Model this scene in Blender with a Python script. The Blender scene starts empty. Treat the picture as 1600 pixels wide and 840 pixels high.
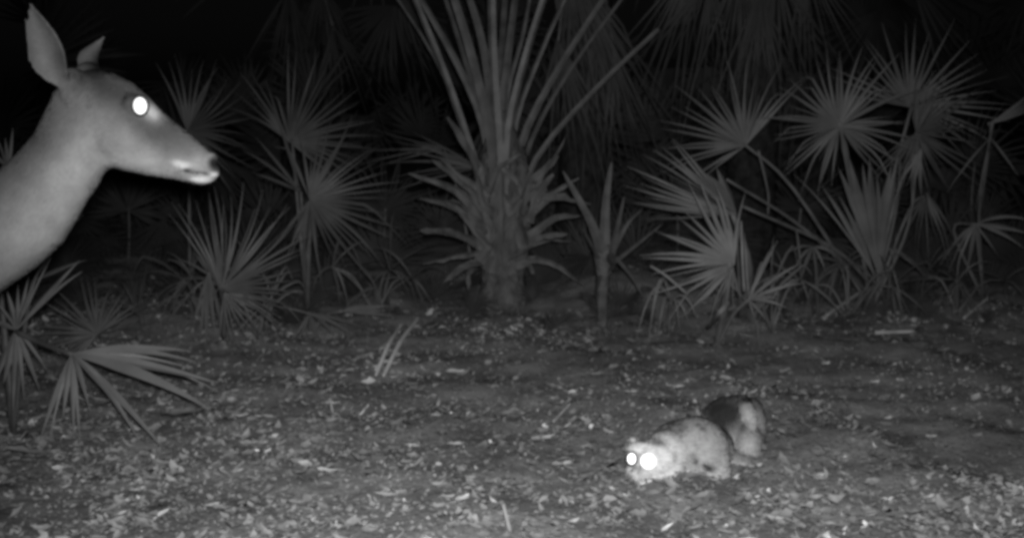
import bpy, bmesh, math, random
import numpy as np
from mathutils import Vector, Matrix

# ------------------------------------------------------------------ camera, sky, lamp, exposure
SC = bpy.context.scene
COL = SC.collection
CAM_H = 0.92                      # trail camera strapped about a metre up
F_PX = 1931.0                     # focal length in pixels of the 1600-wide photograph
PITCH = math.atan((420 - 147) / F_PX)
cam_data = bpy.data.cameras.new('camera')
cam_data.sensor_width = 36.0
cam_data.lens = 36.0 * F_PX / 1600.0
cam_data.clip_start = 0.05
cam_data.clip_end = 400.0
cam_data.dof.use_dof = True
cam_data.dof.focus_distance = 3.0
cam_data.dof.aperture_fstop = 5.0
cam = bpy.data.objects.new('camera', cam_data)
cam.location = (0, 0, CAM_H)
cam.rotation_euler = (math.pi / 2 - PITCH, 0, 0)
COL.objects.link(cam)
SC.camera = cam

# moonless night: the physical sky, read by a monochrome infrared camera, almost black
w = bpy.data.worlds.new('World'); SC.world = w; w.use_nodes = True
nt = w.node_tree; nt.nodes.clear()
sky = nt.nodes.new('ShaderNodeTexSky'); sky.sky_type = 'NISHITA'; sky.sun_disc = False
sky.sun_elevation = math.radians(3); sky.sun_rotation = math.radians(200)
bw = nt.nodes.new('ShaderNodeRGBToBW')
bg = nt.nodes.new('ShaderNodeBackground'); bg.inputs['Strength'].default_value = 0.0009
wo = nt.nodes.new('ShaderNodeOutputWorld')
nt.links.new(sky.outputs[0], bw.inputs[0]); nt.links.new(bw.outputs[0], bg.inputs['Color'])
nt.links.new(bg.outputs[0], wo.inputs['Surface'])

# the camera's own infrared lamp, a few centimetres above its lens: the only light of the photograph
LAMP_POS = Vector((0.02, -0.02, CAM_H + 0.055))
lamp = bpy.data.lights.new('infrared_lamp', 'SPOT')
lamp.energy = 420.0
lamp.color = (1, 1, 1)
lamp.shadow_soft_size = 0.03
lamp.spot_size = math.radians(66)
lamp.spot_blend = 1.0
lamp_o = bpy.data.objects.new('infrared_lamp', lamp)
lamp_o.location = LAMP_POS
COL.objects.link(lamp_o)

SC.view_settings.view_transform = 'Standard'
SC.view_settings.look = 'None'
SC.view_settings.exposure = 0.0
SC.view_settings.gamma = 1.0
SC.view_settings.use_curve_mapping = False
SC.render.engine = 'CYCLES'
SC.cycles.use_denoising = True
SC.cycles.max_bounces = 4
SC.cycles.filter_width = 3.7

# ------------------------------------------------------------------ geometry of the place
_F = Vector((0, math.cos(PITCH), -math.sin(PITCH)))
_U = Vector((0, math.sin(PITCH), math.cos(PITCH)))
_X = Vector((1, 0, 0))
C0 = Vector((0, 0, CAM_H))
def ray(u, v):
    return _X * ((u - 800) / F_PX) + _U * (-(v - 420) / F_PX) + _F
def at(u, v, d):
    """world point d metres away (along +Y) in the direction of a picture position"""
    r = ray(u, v)
    return C0 + r * (d / r.y)
lamp_o.rotation_euler = ray(880, 600).to_track_quat('-Z', 'Y').to_euler()

_WR = random.Random(12)
WAVES = [(math.cos(a) * 2 * math.pi / L, math.sin(a) * 2 * math.pi / L, _WR.uniform(0, 6.28), 0.0055 * L) for a, L in [(_WR.uniform(0, 3.14), _WR.uniform(.14, .55)) for _ in range(16)]]
def gz(x, y):
    """height of the forest floor"""
    z = 0.012 * math.sin(2.1 * x + 0.7) * math.cos(1.7 * y) + 0.008 * math.sin(5.3 * x + 3.1 * y)
    z += 0.10 * math.exp(-(((x - 0.62) / 0.45) ** 2 + ((y - 5.75) / 0.45) ** 2))
    z += 0.05 * math.exp(-(((x + 1.6) / 0.6) ** 2 + ((y - 4.9) / 0.5) ** 2))
    if 1.2 < y < 9.5: z += sum(A * math.sin(kx * x + ky * y + ph) for kx, ky, ph, A in WAVES) * min(1, (y - 1.2) * 2)
    if y > 6: z += 0.03 * (y - 6) * math.exp(-(y - 6) / 12)
    return z
def ground(u, v):
    r = ray(u, v)
    t = CAM_H / -r.z
    for _ in range(6):
        p = C0 + r * t
        t += (p.z - gz(p.x, p.y)) / -r.z * 0.8
    return C0 + r * t
def floor_at(u, d):
    """the floor point under a picture column at distance d"""
    p = at(u, 400, d); p.z = gz(p.x, d); return p

# ------------------------------------------------------------------ materials
def mat_base(name):
    m = bpy.data.materials.new(name); m.use_nodes = True
    n = m.node_tree.nodes; l = m.node_tree.links
    return m, n, l, n['Principled BSDF']
def grey_material(name, lo, hi, scale=20.0, rough=0.6, spec=0.3, bump=0.0, bump_scale=None, stretch=(1, 1, 1), attr=None, detail=4.0):
    m, n, l, b = mat_base(name)
    tc = n.new('ShaderNodeTexCoord'); mp = n.new('ShaderNodeMapping'); mp.inputs['Scale'].default_value = stretch
    l.new(tc.outputs['Object'], mp.inputs['Vector'])
    nz = n.new('ShaderNodeTexNoise'); nz.inputs['Scale'].default_value = scale; nz.inputs['Detail'].default_value = detail
    l.new(mp.outputs[0], nz.inputs['Vector'])
    cr = n.new('ShaderNodeMapRange'); cr.inputs['From Min'].default_value = 0.3; cr.inputs['From Max'].default_value = 0.7
    cr.inputs['To Min'].default_value = lo; cr.inputs['To Max'].default_value = hi
    l.new(nz.outputs['Fac'], cr.inputs['Value'])
    out = cr.outputs[0]
    if attr:
        at_ = n.new('ShaderNodeAttribute'); at_.attribute_name = attr
        mu = n.new('ShaderNodeMath'); mu.operation = 'MULTIPLY'
        l.new(out, mu.inputs[0]); l.new(at_.outputs['Fac'], mu.inputs[1]); out = mu.outputs[0]
    l.new(out, b.inputs['Base Color'])
    b.inputs['Roughness'].default_value = rough
    b.inputs['Specular IOR Level'].default_value = spec
    if bump:
        nb = n.new('ShaderNodeTexNoise'); nb.inputs['Scale'].default_value = bump_scale or scale * 2; nb.inputs['Detail'].default_value = 5
        l.new(mp.outputs[0], nb.inputs['Vector'])
        bp = n.new('ShaderNodeBump'); bp.inputs['Strength'].default_value = 1.0; bp.inputs['Distance'].default_value = bump
        l.new(nb.outputs['Fac'], bp.inputs['Height']); l.new(bp.outputs[0], b.inputs['Normal'])
    return m
M_SOIL = grey_material('forest_soil', 0.17, 0.36, 6.0, 0.9, 0.1, 0.005, 60.0, detail=8)
M_LITTER = grey_material('dead_leaf', 1.15, 1.75, 60.0, 0.7, 0.25, 0.001, 200.0, attr='tone')
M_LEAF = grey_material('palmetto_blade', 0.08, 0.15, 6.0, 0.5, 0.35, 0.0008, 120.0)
M_LEAF_B = grey_material('palmetto_blade_dim', 0.05, 0.10, 6.0, 0.5, 0.3, 0.0008, 120.0)  # shaded copy of the blade: dimness of the rear fans put into colour
M_DRY = grey_material('dry_palm_blade', 0.12, 0.24, 9.0, 0.65, 0.25, 0.001, 90.0)
M_STALK = grey_material('palm_stalk', 0.07, 0.15, 14.0, 0.5, 0.35, 0.001, 80.0)
M_BOOT = grey_material('palm_leaf_base', 0.06, 0.16, 22.0, 0.75, 0.2, 0.004, 60.0, stretch=(1, 1, 0.35))
M_TRUNK = grey_material('palm_trunk', 0.06, 0.15, 22.0, 0.85, 0.15, 0.02, 40.0)
M_BARK = grey_material('shade_darkened_bark', 0.012, 0.04, 22.0, 0.9, 0.1, 0.01, 50.0)  # darkness of the back trunks put into the bark colour
M_LEAF_P = grey_material('pale_palmetto_blade', 0.13, 0.22, 6.0, 0.5, 0.35, 0.0008, 120.0)
M_PALE = grey_material('bleached_palm_strip', 0.5, 0.7, 18.0, 0.7, 0.2)
M_SKIRT = grey_material('dead_palm_skirt', 0.035, 0.085, 4.0, 0.7, 0.2)
M_FAR = grey_material('far_foliage', 0.02, 0.055, 3.0, 0.6, 0.2)  # darkness of the background put into the leaf colour
M_WOOD = grey_material('dry_twig', 0.22, 0.42, 18.0, 0.75, 0.2, 0.001, 80.0)
M_FUR = grey_material('deer_coat', 0.78, 1.18, 22.0, 0.85, 0.12, 0.0006, 500.0, attr='tone')
M_HAIR = grey_material('coat_hairs', 0.9, 1.1, 30.0, 0.8, 0.12, attr='tone')
M_CATFUR = grey_material('bobcat_coat', 0.7, 1.25, 70.0, 0.9, 0.1, 0.001, 300.0, attr='tone')
M_DARK = grey_material('dark_wet_skin', 0.015, 0.03, 80.0, 0.5, 0.3)
# the reflecting layer at the back of a night animal's eye: throws the lamp's light back
M_TAPETUM, _n, _l, _b = mat_base('tapetum')
_n.remove(_b)
_g = _n.new('ShaderNodeBsdfGlossy'); _g.inputs['Roughness'].default_value = 0.36; _g.inputs['Color'].default_value = (0.95, 0.95, 0.95, 1)
_nz = _n.new('ShaderNodeTexNoise'); _nz.inputs['Scale'].default_value = 40
_l.new(_g.outputs[0], _n['Material Output'].inputs['Surface'])

# ------------------------------------------------------------------ object helpers
def tag(o, label, cat, group=None):
    o['label'] = label; o['category'] = cat
    if group: o['group'] = group
    return o
def empty(name, loc):
    o = bpy.data.objects.new(name, None); o.location = loc; o.empty_display_size = 0.1
    COL.objects.link(o); return o
def thing(name, label, cat, loc, group=None):
    return tag(empty(name, loc), label, cat, group)
def world_origin(o):
    v = Vector((0, 0, 0))
    while o is not None: v += o.location; o = o.parent
    return v
def mesh_obj(name, verts, faces, mat, parent=None, loc=None, smooth=True):
    """verts in world coordinates; linked as one mesh under its parent"""
    org = world_origin(parent) if parent is not None else Vector(loc or (0, 0, 0))
    me = bpy.data.meshes.new(name)
    me.from_pydata([tuple(Vector(v) - org) for v in verts], [], faces)
    if smooth: me.polygons.foreach_set('use_smooth', [True] * len(me.polygons))
    me.materials.append(mat); me.update()
    o = bpy.data.objects.new(name, me)
    if parent is not None: o.parent = parent
    else: o.location = org
    COL.objects.link(o)
    return o

def bezier(pts, n):
    """smooth curve through control points (quadratic for 3, line for 2, catmull for more)"""
    pts = [Vector(p) for p in pts]
    out = []
    if len(pts) == 2:
        return [pts[0].lerp(pts[1], i / n) for i in range(n + 1)]
    P = [pts[0] * 2 - pts[1]] + pts + [pts[-1] * 2 - pts[-2]]
    segs = len(pts) - 1
    for i in range(n + 1):
        s = i / n * segs; k = min(int(s), segs - 1); t = s - k
        a, b, c, d = P[k], P[k + 1], P[k + 2], P[k + 3]
        out.append(0.5 * ((2 * b) + (c - a) * t + (2 * a - 5 * b + 4 * c - d) * t * t + (3 * b - a - 3 * c + d) * t ** 3))
    return out

def tube_geo(pts, radii, seg=8, flat=1.0, base=0):
    """closed tapering tube; flat < 1 squashes it along the view depth"""
    V, F = [], []
    n = len(pts)
    for i, p in enumerate(pts):
        t = (pts[min(i + 1, n - 1)] - pts[max(i - 1, 0)]).normalized()
        side = t.cross(Vector((0, 1, 0)))
        if side.length < 1e-4: side = Vector((1, 0, 0))
        side.normalize(); up = side.cross(t).normalized()
        r = radii[i] if hasattr(radii, '__len__') else radii
        for k in range(seg):
            a = 2 * math.pi * k / seg
            V.append(p + side * (r * math.cos(a)) + up * (r * flat * math.sin(a)))
    for i in range(n - 1):
        for k in range(seg):
            k2 = (k + 1) % seg
            F.append((base + i * seg + k, base + i * seg + k2, base + (i + 1) * seg + k2, base + (i + 1) * seg + k))
    F.append(tuple(base + k for k in range(seg))[::-1])
    F.append(tuple(base + (n - 1) * seg + k for k in range(seg)))
    return V, F

def strap_geo(pts, widths, N, fold=0.35, thick=0.0012):
    """a V-folded blade along a centre line, with a little thickness"""
    V, F = [], []
    n = len(pts)
    for i, p in enumerate(pts):
        t = (pts[min(i + 1, n - 1)] - pts[max(i - 1, 0)]).normalized()
        T = t.cross(N)
        if T.length < 1e-4: T = t.cross(Vector((0.3, 0.1, 1)))
        T.normalize(); nn = T.cross(t).normalized()
        w_ = max(widths[i], 0.0006); fo = fold[i] if hasattr(fold, '__len__') else fold
        V += [p - T * w_ - nn * (fo * w_), p + nn * (fo * w_ * 0.6), p + T * w_ - nn * (fo * w_), p + nn * (fo * w_ * 0.6 - thick - 0.1 * w_)]
    for i in range(n - 1):
        a, b = i * 4, (i + 1) * 4
        for k, j in ((0, 1), (1, 2), (2, 3), (3, 0)):
            F.append((a + k, a + j, b + j, b + k))
    F.append((0, 3, 2, 1)); e = (n - 1) * 4; F.append((e, e + 1, e + 2, e + 3))
    return V, F

PXM = lambda d: F_PX / d          # pixels per metre at distance d

def leaf_stalk(name, parent, pts, r0, r1, mat=None, n=10, flat=0.6):
    c = bezier(pts, n)
    rad = [r0 + (r1 - r0) * (i / n) ** 0.8 for i in range(n + 1)]
    V, F = tube_geo(c, rad, 7, flat)
    return mesh_obj(name, V, F, mat or M_STALK, parent)

def blade(parent, hub, tip, width, N, rng, sag=0.05, kink=None, fold=0.4, mat=None, n=9, fuse=0.35, joined=None):
    """one free leaflet from hub to tip; width in metres (half width)"""
    d = tip - hub; L = d.length
    pts, ws = [], []
    for i in range(n + 1):
        s = i / n
        p = hub + d * s + Vector((0, 0, 1)) * (sag * L * (4 * s * (1 - s)) * 0.5)
        if kink and s > kink:
            p = p + Vector((0, 0, -1)) * (s - kink) * L * 0.75 - d * (s - kink) * 0.5
        pts.append(p)
        ws.append(width * (0.25 + 0.75 * min(1, s / fuse)) if s < fuse else width * max(0.02, (1 - ((s - fuse) / (1 - fuse)) ** 1.5)))
    V, F = strap_geo(pts, ws, N, fold)
    if joined is not None:
        off = len(joined[0]); joined[0].extend(V); joined[1].extend([tuple(off + k for k in f) for f in F]); return None
    return mesh_obj('leaflet', V, F, mat or M_LEAF, parent, smooth=False)

def fan(plant, hub, R, phi, spread, n, base, tilt=0, roll=0, cup=0.12, droop=0.05, kink=0.0, mat=None, seed=0,
        stalk=0.006, fuse=0.33, separate=True, jit=0.18, mid=None, fold=0.45, wfac=1.0):
    """a fan leaf: a stalk (mesh fan_leaf) that carries its leaflets.  hub=(u,v,d) R in photo pixels"""
    rng = random.Random(seed * 7919 + 13)
    mat = mat or M_LEAF
    H = at(*hub) if len(hub) == 3 and not isinstance(hub, Vector) else hub
    d = hub[2] if not isinstance(hub, Vector) else hub.y
    Rm = R / PXM(d)
    tilt += rng.uniform(-14, 14); roll += rng.uniform(-16, 16); warp = [rng.uniform(0, 6.28), rng.uniform(.05, .16), rng.uniform(0, 6.28)]
    ph = math.radians(phi)
    A = Vector((math.cos(ph), 0, math.sin(ph))); N = Vector((0, -1, 0)); B = N.cross(A)
    q = Matrix.Rotation(math.radians(tilt), 3, B); A = q @ A; N = q @ N
    q = Matrix.Rotation(math.radians(roll), 3, A); B = q @ B; N = q @ N
    bp = base if isinstance(base, Vector) else at(*base)
    midp = mid if mid is not None else (bp.lerp(H, 0.55) + Vector((0, 0.02, 0.06 * (H - bp).length)))
    leaf = leaf_stalk('fan_leaf', plant, [bp, midp, H + A * (0.05 * Rm)], stalk * 1.5, stalk, n=8)
    if not separate: J = ([], [])
    dth = math.radians(spread) / n
    K = 9
    for i in range(n):
        th = -math.radians(spread) / 2 + dth * (i + 0.5)
        full = 1.0 - 0.25 * (abs(th) / math.pi) ** 2
        L = Rm * full * (1 + rng.uniform(-jit, jit * 0.7)) * (rng.uniform(.5, .8) if rng.random() < .08 else 1)
        th_j = rng.gauss(0, 0.42) * dth
        dr = droop * (1 + rng.uniform(-0.6, 1.2)); bendn = rng.uniform(-0.25, 0.25)
        kk = rng.uniform(0.55, 0.8) if rng.random() < kink + 0.05 else None
        pts, ws = [], []
        for k in range(K + 1):
            s = k / K
            thh = th + th_j * max(0, s - fuse) / (1 - fuse)
            r_ = L * s
            p = H + (A * math.cos(thh) + B * math.sin(thh)) * r_ + N * (cup * L * s * s + warp[1] * L * s * math.sin(2 * th + warp[0]) + bendn * L * max(0, s - fuse) ** 2)
            p += Vector((0, 0, -1)) * (dr * L * max(0, s - 0.2) ** 2)
            if kk and s > kk:
                p += Vector((0, -0.1, -1)) * (s - kk) * L * 0.8
            pts.append(p)
            wf = L * math.tan(dth / 2) * wfac
            ws.append(wf * max(s, 0.04) * 1.04 if s <= fuse else wf * fuse * 1.04 * max(0.03, 1 - ((s - fuse) / (1 - fuse)) ** 1.15))
        fr = fold * (0.5 + 0.7 * rng.random())
        fo = [0.16 + (fr - 0.16) * min(1, max(0, (k / K - fuse * 0.8) / 0.3)) for k in range(K + 1)]
        Nl = (N + (A * -math.sin(th) + B * math.cos(th)) * rng.gauss(0, 0.28) + (A * math.cos(th) + B * math.sin(th)) * rng.gauss(0, .2)).normalized()
        V, F = strap_geo(pts, ws, Nl, fo)
        if rng.random() < 0.035: continue
        if separate: mesh_obj('leaflet', V, F, mat, leaf, smooth=False)
        else:
            off = len(J[0]); J[0].extend(V); J[1].extend([tuple(off + k for k in f) for f in F])
    if not separate:
        mesh_obj('blade', J[0], J[1], mat, leaf, smooth=False)
    return leaf

def tips_leaf(plant, hub, tips, base, stalk=0.006, mat=None, seed=0, width=0.009, name='fan_leaf', sag=0.08, mid=None, tipd=0.0, kink=0.0):
    """a ragged leaf whose leaflets are given one by one: tips = (u, v[, d])"""
    rng = random.Random(seed * 331 + 5)
    H = at(*hub); bp = base if isinstance(base, Vector) else at(*base)
    leaf = leaf_stalk(name, plant, [bp, mid if mid is not None else bp.lerp(H, 0.5) + Vector((0, 0, 0.03)), H], stalk * 1.5, stalk, n=8)
    for t in tips:
        d = t[2] if len(t) > 2 else hub[2] + rng.uniform(-0.18, 0.12) + tipd
        T = at(t[0], t[1], d)
        N = Vector((rng.uniform(-0.5, 0.5), -1, rng.uniform(-0.2, 0.6))).normalized()
        wd = (t[3] if len(t) > 3 else width) * rng.uniform(0.8, 1.15)
        blade(leaf, H, T, wd, N, rng, sag * rng.uniform(0.3, 1.4), mat=mat, fold=0.35, kink=(rng.uniform(0.6, 0.8) if rng.random() < kink else None))
    return leaf

def structure(o): o['kind'] = 'structure'; return o

# ------------------------------------------------------------------ forest floor
def build_ground():
    xs = sorted(set([-200, -90, -40, -20, -12, -9] + [round(-7 + 0.5 * i, 3) for i in range(29)] + [round(-3.5 + 0.035 * i, 3) for i in range(201)] + [9, 12, 20, 40, 90, 200]))
    ys = sorted(set([-60, -20, -5, 0, 1] + [round(1.6 + 0.035 * i, 3) for i in range(150)] + [round(6.9 + 0.1 * i, 3) for i in range(26)] + [10, 12, 15, 20, 30, 50, 90, 200]))
    rng = random.Random(4)
    V = [(x, y, gz(x, y) + (rng.gauss(0, 0.004) if 1.5 < y < 9.3 and abs(x) < 7.05 else 0)) for y in ys for x in xs]
    nx = len(xs)
    F = [(j * nx + i, j * nx + i + 1, (j + 1) * nx + i + 1, (j + 1) * nx + i) for j in range(len(ys) - 1) for i in range(nx - 1)]
    return structure(mesh_obj('ground', V, F, M_SOIL))
build_ground()

def vnoise(x, y, seed):
    """cheap smooth noise on arrays"""
    r = np.random.RandomState(seed); g = r.rand(64, 64)
    xi = np.floor(x).astype(int); yi = np.floor(y).astype(int); fx = x - xi; fy = y - yi
    fx = fx * fx * (3 - 2 * fx); fy = fy * fy * (3 - 2 * fy)
    a = g[xi % 64, yi % 64]; b = g[(xi + 1) % 64, yi % 64]; c = g[xi % 64, (yi + 1) % 64]; d = g[(xi + 1) % 64, (yi + 1) % 64]
    return (a * (1 - fx) + b * fx) * (1 - fy) + (c * (1 - fx) + d * fx) * fy
gz_v = np.vectorize(gz)

# leaf template (unit length along x), folded along its midrib and curled
LT = np.array([(-.5, 0, 0), (-.2, .2, .02), (-.2, 0, 0), (-.2, -.2, .02), (.15, .23, .04), (.15, 0, .01), (.15, -.23, .04), (.5, 0, .05)])
LF = np.array([(0, 2, 1, 1), (0, 3, 2, 2), (1, 2, 5, 4), (2, 3, 6, 5), (4, 5, 7, 7), (5, 6, 7, 7)])
def scatter(name, count, label, cat, seed, size, tone_fn, xr, yr, dens=None, tilt=0.5, lift=0.012, aspect=(0.5, 1.2)):
    r = np.random.RandomState(seed)
    y = yr[0] + (yr[1] - yr[0]) * r.rand(count * 3) ** 1.25
    x = (r.rand(count * 3) * 2 - 1) * (0.47 * y + 0.25) + 0.0
    if dens is not None:
        keep = r.rand(count * 3) < dens(x, y); x = x[keep]; y = y[keep]
    x = x[:count]; y = y[:count]; n = len(x)
    L = size[0] + (size[1] - size[0]) * r.rand(n) ** 2
    asp = aspect[0] + (aspect[1] - aspect[0]) * r.rand(n)
    yaw = r.rand(n) * 2 * np.pi; pit = r.randn(n) * tilt; rol = r.randn(n) * tilt
    curl = r.randn(n) * 0.5 + 0.5
    P = np.repeat(LT[None], n, 0).copy()
    P[:, :, :2] += r.randn(n, 8, 2) * 0.09
    P[:, :, 1] *= asp[:, None]
    P[:, :, 2] += curl[:, None] * (P[:, :, 0] ** 2 * 0.7 + P[:, :, 1] ** 2 * 1.5)
    P *= L[:, None, None]
    cy, sy, cp, sp, cr, sr = np.cos(yaw), np.sin(yaw), np.cos(pit), np.sin(pit), np.cos(rol), np.sin(rol)
    X, Y, Z = P[:, :, 0], P[:, :, 1], P[:, :, 2]
    Y, Z = Y * cr[:, None] - Z * sr[:, None], Y * sr[:, None] + Z * cr[:, None]
    X, Z = X * cp[:, None] + Z * sp[:, None], -X * sp[:, None] + Z * cp[:, None]
    X, Y = X * cy[:, None] - Y * sy[:, None], X * sy[:, None] + Y * cy[:, None]
    zmin = Z.min(1)
    z0 = gz_v(x, y) + np.abs(r.randn(n)) * lift + 0.002
    W = np.stack([X + x[:, None], Y + y[:, None], Z + (z0 - np.where(zmin < 0, zmin * 0.6, 0))[:, None]], 2).reshape(-1, 3)
    me = bpy.data.meshes.new(name)
    faces = []
    for f in LF:
        f = list(dict.fromkeys(f)); faces.append(np.array(f))
    polys = []
    for k in range(n):
        o8 = k * 8
        for f in faces: polys.append(tuple((f + o8).tolist()))
    me.from_pydata(W.tolist(), [], polys)
    tone = tone_fn(x, y, r)
    a = me.attributes.new('tone', 'FLOAT', 'POINT'); a.data.foreach_set('value', np.repeat(tone, 8).astype(np.float32))
    me.polygons.foreach_set('use_smooth', [True] * len(me.polygons))
    me.materials.append(M_LITTER); me.update()
    o = bpy.data.objects.new(name, me); COL.objects.link(o)
    tag(o, label, cat); o['kind'] = 'stuff'
    return o
def bare(x, y):
    """the right-hand part of the clearing is trodden fine duff with few whole leaves"""
    return np.clip((x - 0.55) / 0.5, 0, 1) * np.clip((y - 2.75) / 0.25, 0, 1) * np.clip((4.9 - y) / 0.4, 0, 1)
def patch(x, y):
    """broad patches of fresh pale litter and of old dark rotten litter, plus a lightened middle distance"""
    q = 0.55 * vnoise(x * 1.5 + 31, y * 1.9 + 5, 41) + 0.45 * vnoise(x * 4.2 + 8, y * 4.8 + 2, 42)
    return np.clip(0.62 + 1.1 * (q - 0.15), 0.62, 1.45) * (1 + 0.25 * np.clip((y - 3.2) / 1.0, 0, 1) * np.clip((5.4 - y) / 0.8, 0, 1)) * (1 - 0.30 * bare(x, y))  # middle distance lightened in tone, evening out the lamp's falloff
def leaf_tone(x, y, r):
    base = 0.13 + 0.15 * vnoise(x * 2.6 + 9, y * 2.6, 3) + 0.07 * r.rand(len(x))
    pale = r.rand(len(x)) < 0.04 * (1 - 0.8 * bare(x, y)) * np.clip((5.2 - y), 0.1, 1)
    return np.where(pale, 0.36 + 0.34 * r.rand(len(x)), base * patch(x, y))
def leaf_dens(x, y):
    c = 0.6 * vnoise(x * 2.2 + 20, y * 2.6 + 3, 11) + 0.4 * vnoise(x * 6 + 4, y * 6 + 13, 12)
    far = np.clip((5.6 - y) / 0.9, 0.12, 1)
    return np.clip((c - 0.28) * 2.6, 0.10, 1) * (1 - 0.86 * bare(x, y)) * far
def duff_tone(x, y, r):
    return (0.12 + 0.14 * vnoise(x * 3 + 1, y * 3 + 7, 21) + 0.04 * r.rand(len(x))) * patch(x, y) * np.clip((6.4 - y) / 1.4, 0.45, 1)  # tone fades darker at the back, adding to the lamp's falloff
scatter('leaf_litter', 14500, 'layer of dead brown leaves covering the forest floor', 'leaf litter', 1, (0.010, 0.050), leaf_tone, (-3, 3), (2.3, 7.6), leaf_dens, 0.20, 0.008)
scatter('leaf_duff', 52000, 'fine crumbled leaf bits and bark between the dead leaves', 'leaf litter', 2, (0.006, 0.020), duff_tone, (-3, 3), (2.3, 7.0), None, 0.26, 0.005, (0.5, 1.6))

# single pale leaves and twigs that stand out
def fallen_leaf(u, v, px, ang, tone, label, wide=0.4, tip=0.25, group=None, name='fallen_leaf', lift=0.014):
    p = ground(u, v); L = px / PXM(p.y)
    V, F = [], []
    n = 7; rng = random.Random(int(u * 31 + v))
    ca, sa = math.cos(ang), math.sin(ang)
    for i in range(n + 1):
        s = i / n - 0.5
        wdt = L * wide * 0.5 * (math.sin(math.pi * (i / n) ** 0.8) ** 0.8 + 0.03) * rng.uniform(0.85, 1.15)
        zz = tip * L * (s * s * 2) + lift
        for k, e in enumerate((-1, 0, 1)):
            lx, ly = s * L, e * wdt
            V.append(Vector((p.x + lx * ca - ly * sa, p.y + lx * sa + ly * ca, p.z + zz + abs(e) * wdt * 0.45 + rng.uniform(-1, 1) * 0.03 * L)))
    for i in range(n):
        for k in (0, 1):
            F.append((i * 3 + k, i * 3 + k + 1, i * 3 + k + 4, i * 3 + k + 3))
    nv = len(V); V += [q - Vector((0, 0, 0.0015)) for q in V]
    F += [tuple(nv + k for k in f[::-1]) for f in F]
    o = mesh_obj(name, V, F, M_LITTER, None, p)
    a = o.data.attributes.new('tone', 'FLOAT', 'POINT'); a.data.foreach_set('value', [tone] * len(V))
    return tag(o, label, 'leaf', group)
fallen_leaf(716, 590, 42, 0.25, 0.5, 'broad pale dead leaf on the litter right of the split stick', 0.5)
fallen_leaf(166, 534, 48, 0.1, 0.42, 'rounded pale dead leaf in front of the small left fan palm', 0.55, 0.5, lift=0.05)
fallen_leaf(45, 716, 95, -0.35, 0.26, 'long narrow dead leaf lying in the lower left corner', 0.22, 0.12)
fallen_leaf(15, 693, 60, 0.6, 0.24, 'dull dead leaf at the left edge below the ragged fronds', 0.3, 0.1)
fallen_leaf(285, 655, 70, 0.5, 0.19, 'wide dull dead leaf below the folded frond tips at left', 0.4, 0.15)
PALE = [(375, 658, 26, 0.4, 'bright leaf scrap right of the longest folded frond tip'), (388, 702, 28, 0.2, 'bright curled leaf below the left-hand litter patch, left of centre'), (520, 638, 22, -0.3, 'small bright leaf straight below the low drooping palmetto'),
        (512, 745, 34, 0.1, 'pale flat leaf midway along the lower left litter'), (682, 657, 18, 0.1, 'tiny bright leaf below the broad pale leaf'), (712, 703, 28, 0.3, 'bright leaf in the row across the middle of the litter'),
        (645, 706, 26, -.2, 'pale leaf left of the bright row in the middle litter'), (848, 695, 42, 0.25, 'long pale leaf left of the bobcat level with its back'), (880, 735, 40, 0.2, "long pale leaf left of the bobcat level with its eyes"),
        (700, 786, 24, 0.4, 'bright leaf standing just left of the upright bottom twig'), (605, 784, 36, 0.1, 'pale leaf near the bottom edge left of centre'), (722, 790, 36, .9, 'big crumpled pale leaf above the upright bottom twig'),
        (895, 826, 30, .7, 'bright leaf at the bottom edge right of the upright twig'), (1208, 820, 32, -.05, 'brightest flat leaf at the bottom edge below the bobcat'), (1280, 752, 20, .3, 'pale leaf on the litter right of the bobcat, near the bottom'),
        (1180, 738, 26, .6, 'pale leaf just below the haunches of the bobcat'), (1290, 575, 18, .4, 'bright leaf scrap behind the bobcat to the right'), (1365, 605, 22, .2, 'dull pale leaf below the straight pale stick at right'), (1455, 690, 16, .1, 'lone small bright leaf on the bare ground at right'),
        (1385, 790, 24, .5, 'bright leaf in the lower right litter patch'), (1450, 787, 28, .6, 'long pale leaf right end of the lower right litter patch'), (1575, 815, 20, 1.3, 'bright upright leaf scrap in the lower right corner'), (1058, 612, 24, .1, 'bright leaf behind the bobcat above its shoulders'),
        (985, 620, 20, .2, 'bright leaf behind and left of the bobcat'), (930, 592, 28, .1, 'pale leaf on the litter below the young palm'), (215, 775, 28, 1.0, 'crumpled pale leaf in the lower left litter'), (330, 800, 28, .4, 'pale leaf near the bottom edge below the folded frond')]
for (u, v, s, a_, lab) in PALE:
    fallen_leaf(u, v, s * 0.95 + 4, a_ + random.Random(u).uniform(-.3, .3), random.Random(v * u).uniform(0.42, 0.58), lab, 0.42, 0.3, 'bright curled leaves strewn over the clearing')

def stick(name, label, pts, r0, r1, lift=0.012, cat='stick'):
    P = [ground(*p[:2]) + Vector((0, 0, lift + (p[2] if len(p) > 2 else 0))) for p in pts]
    V, F = tube_geo(bezier(P, 8), [r0 + (r1 - r0) * i / 8 for i in range(9)], 7, 0.7)
    return tag(mesh_obj(name, V, F, M_WOOD, None, ground(*pts[0][:2])), label, cat)
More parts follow.
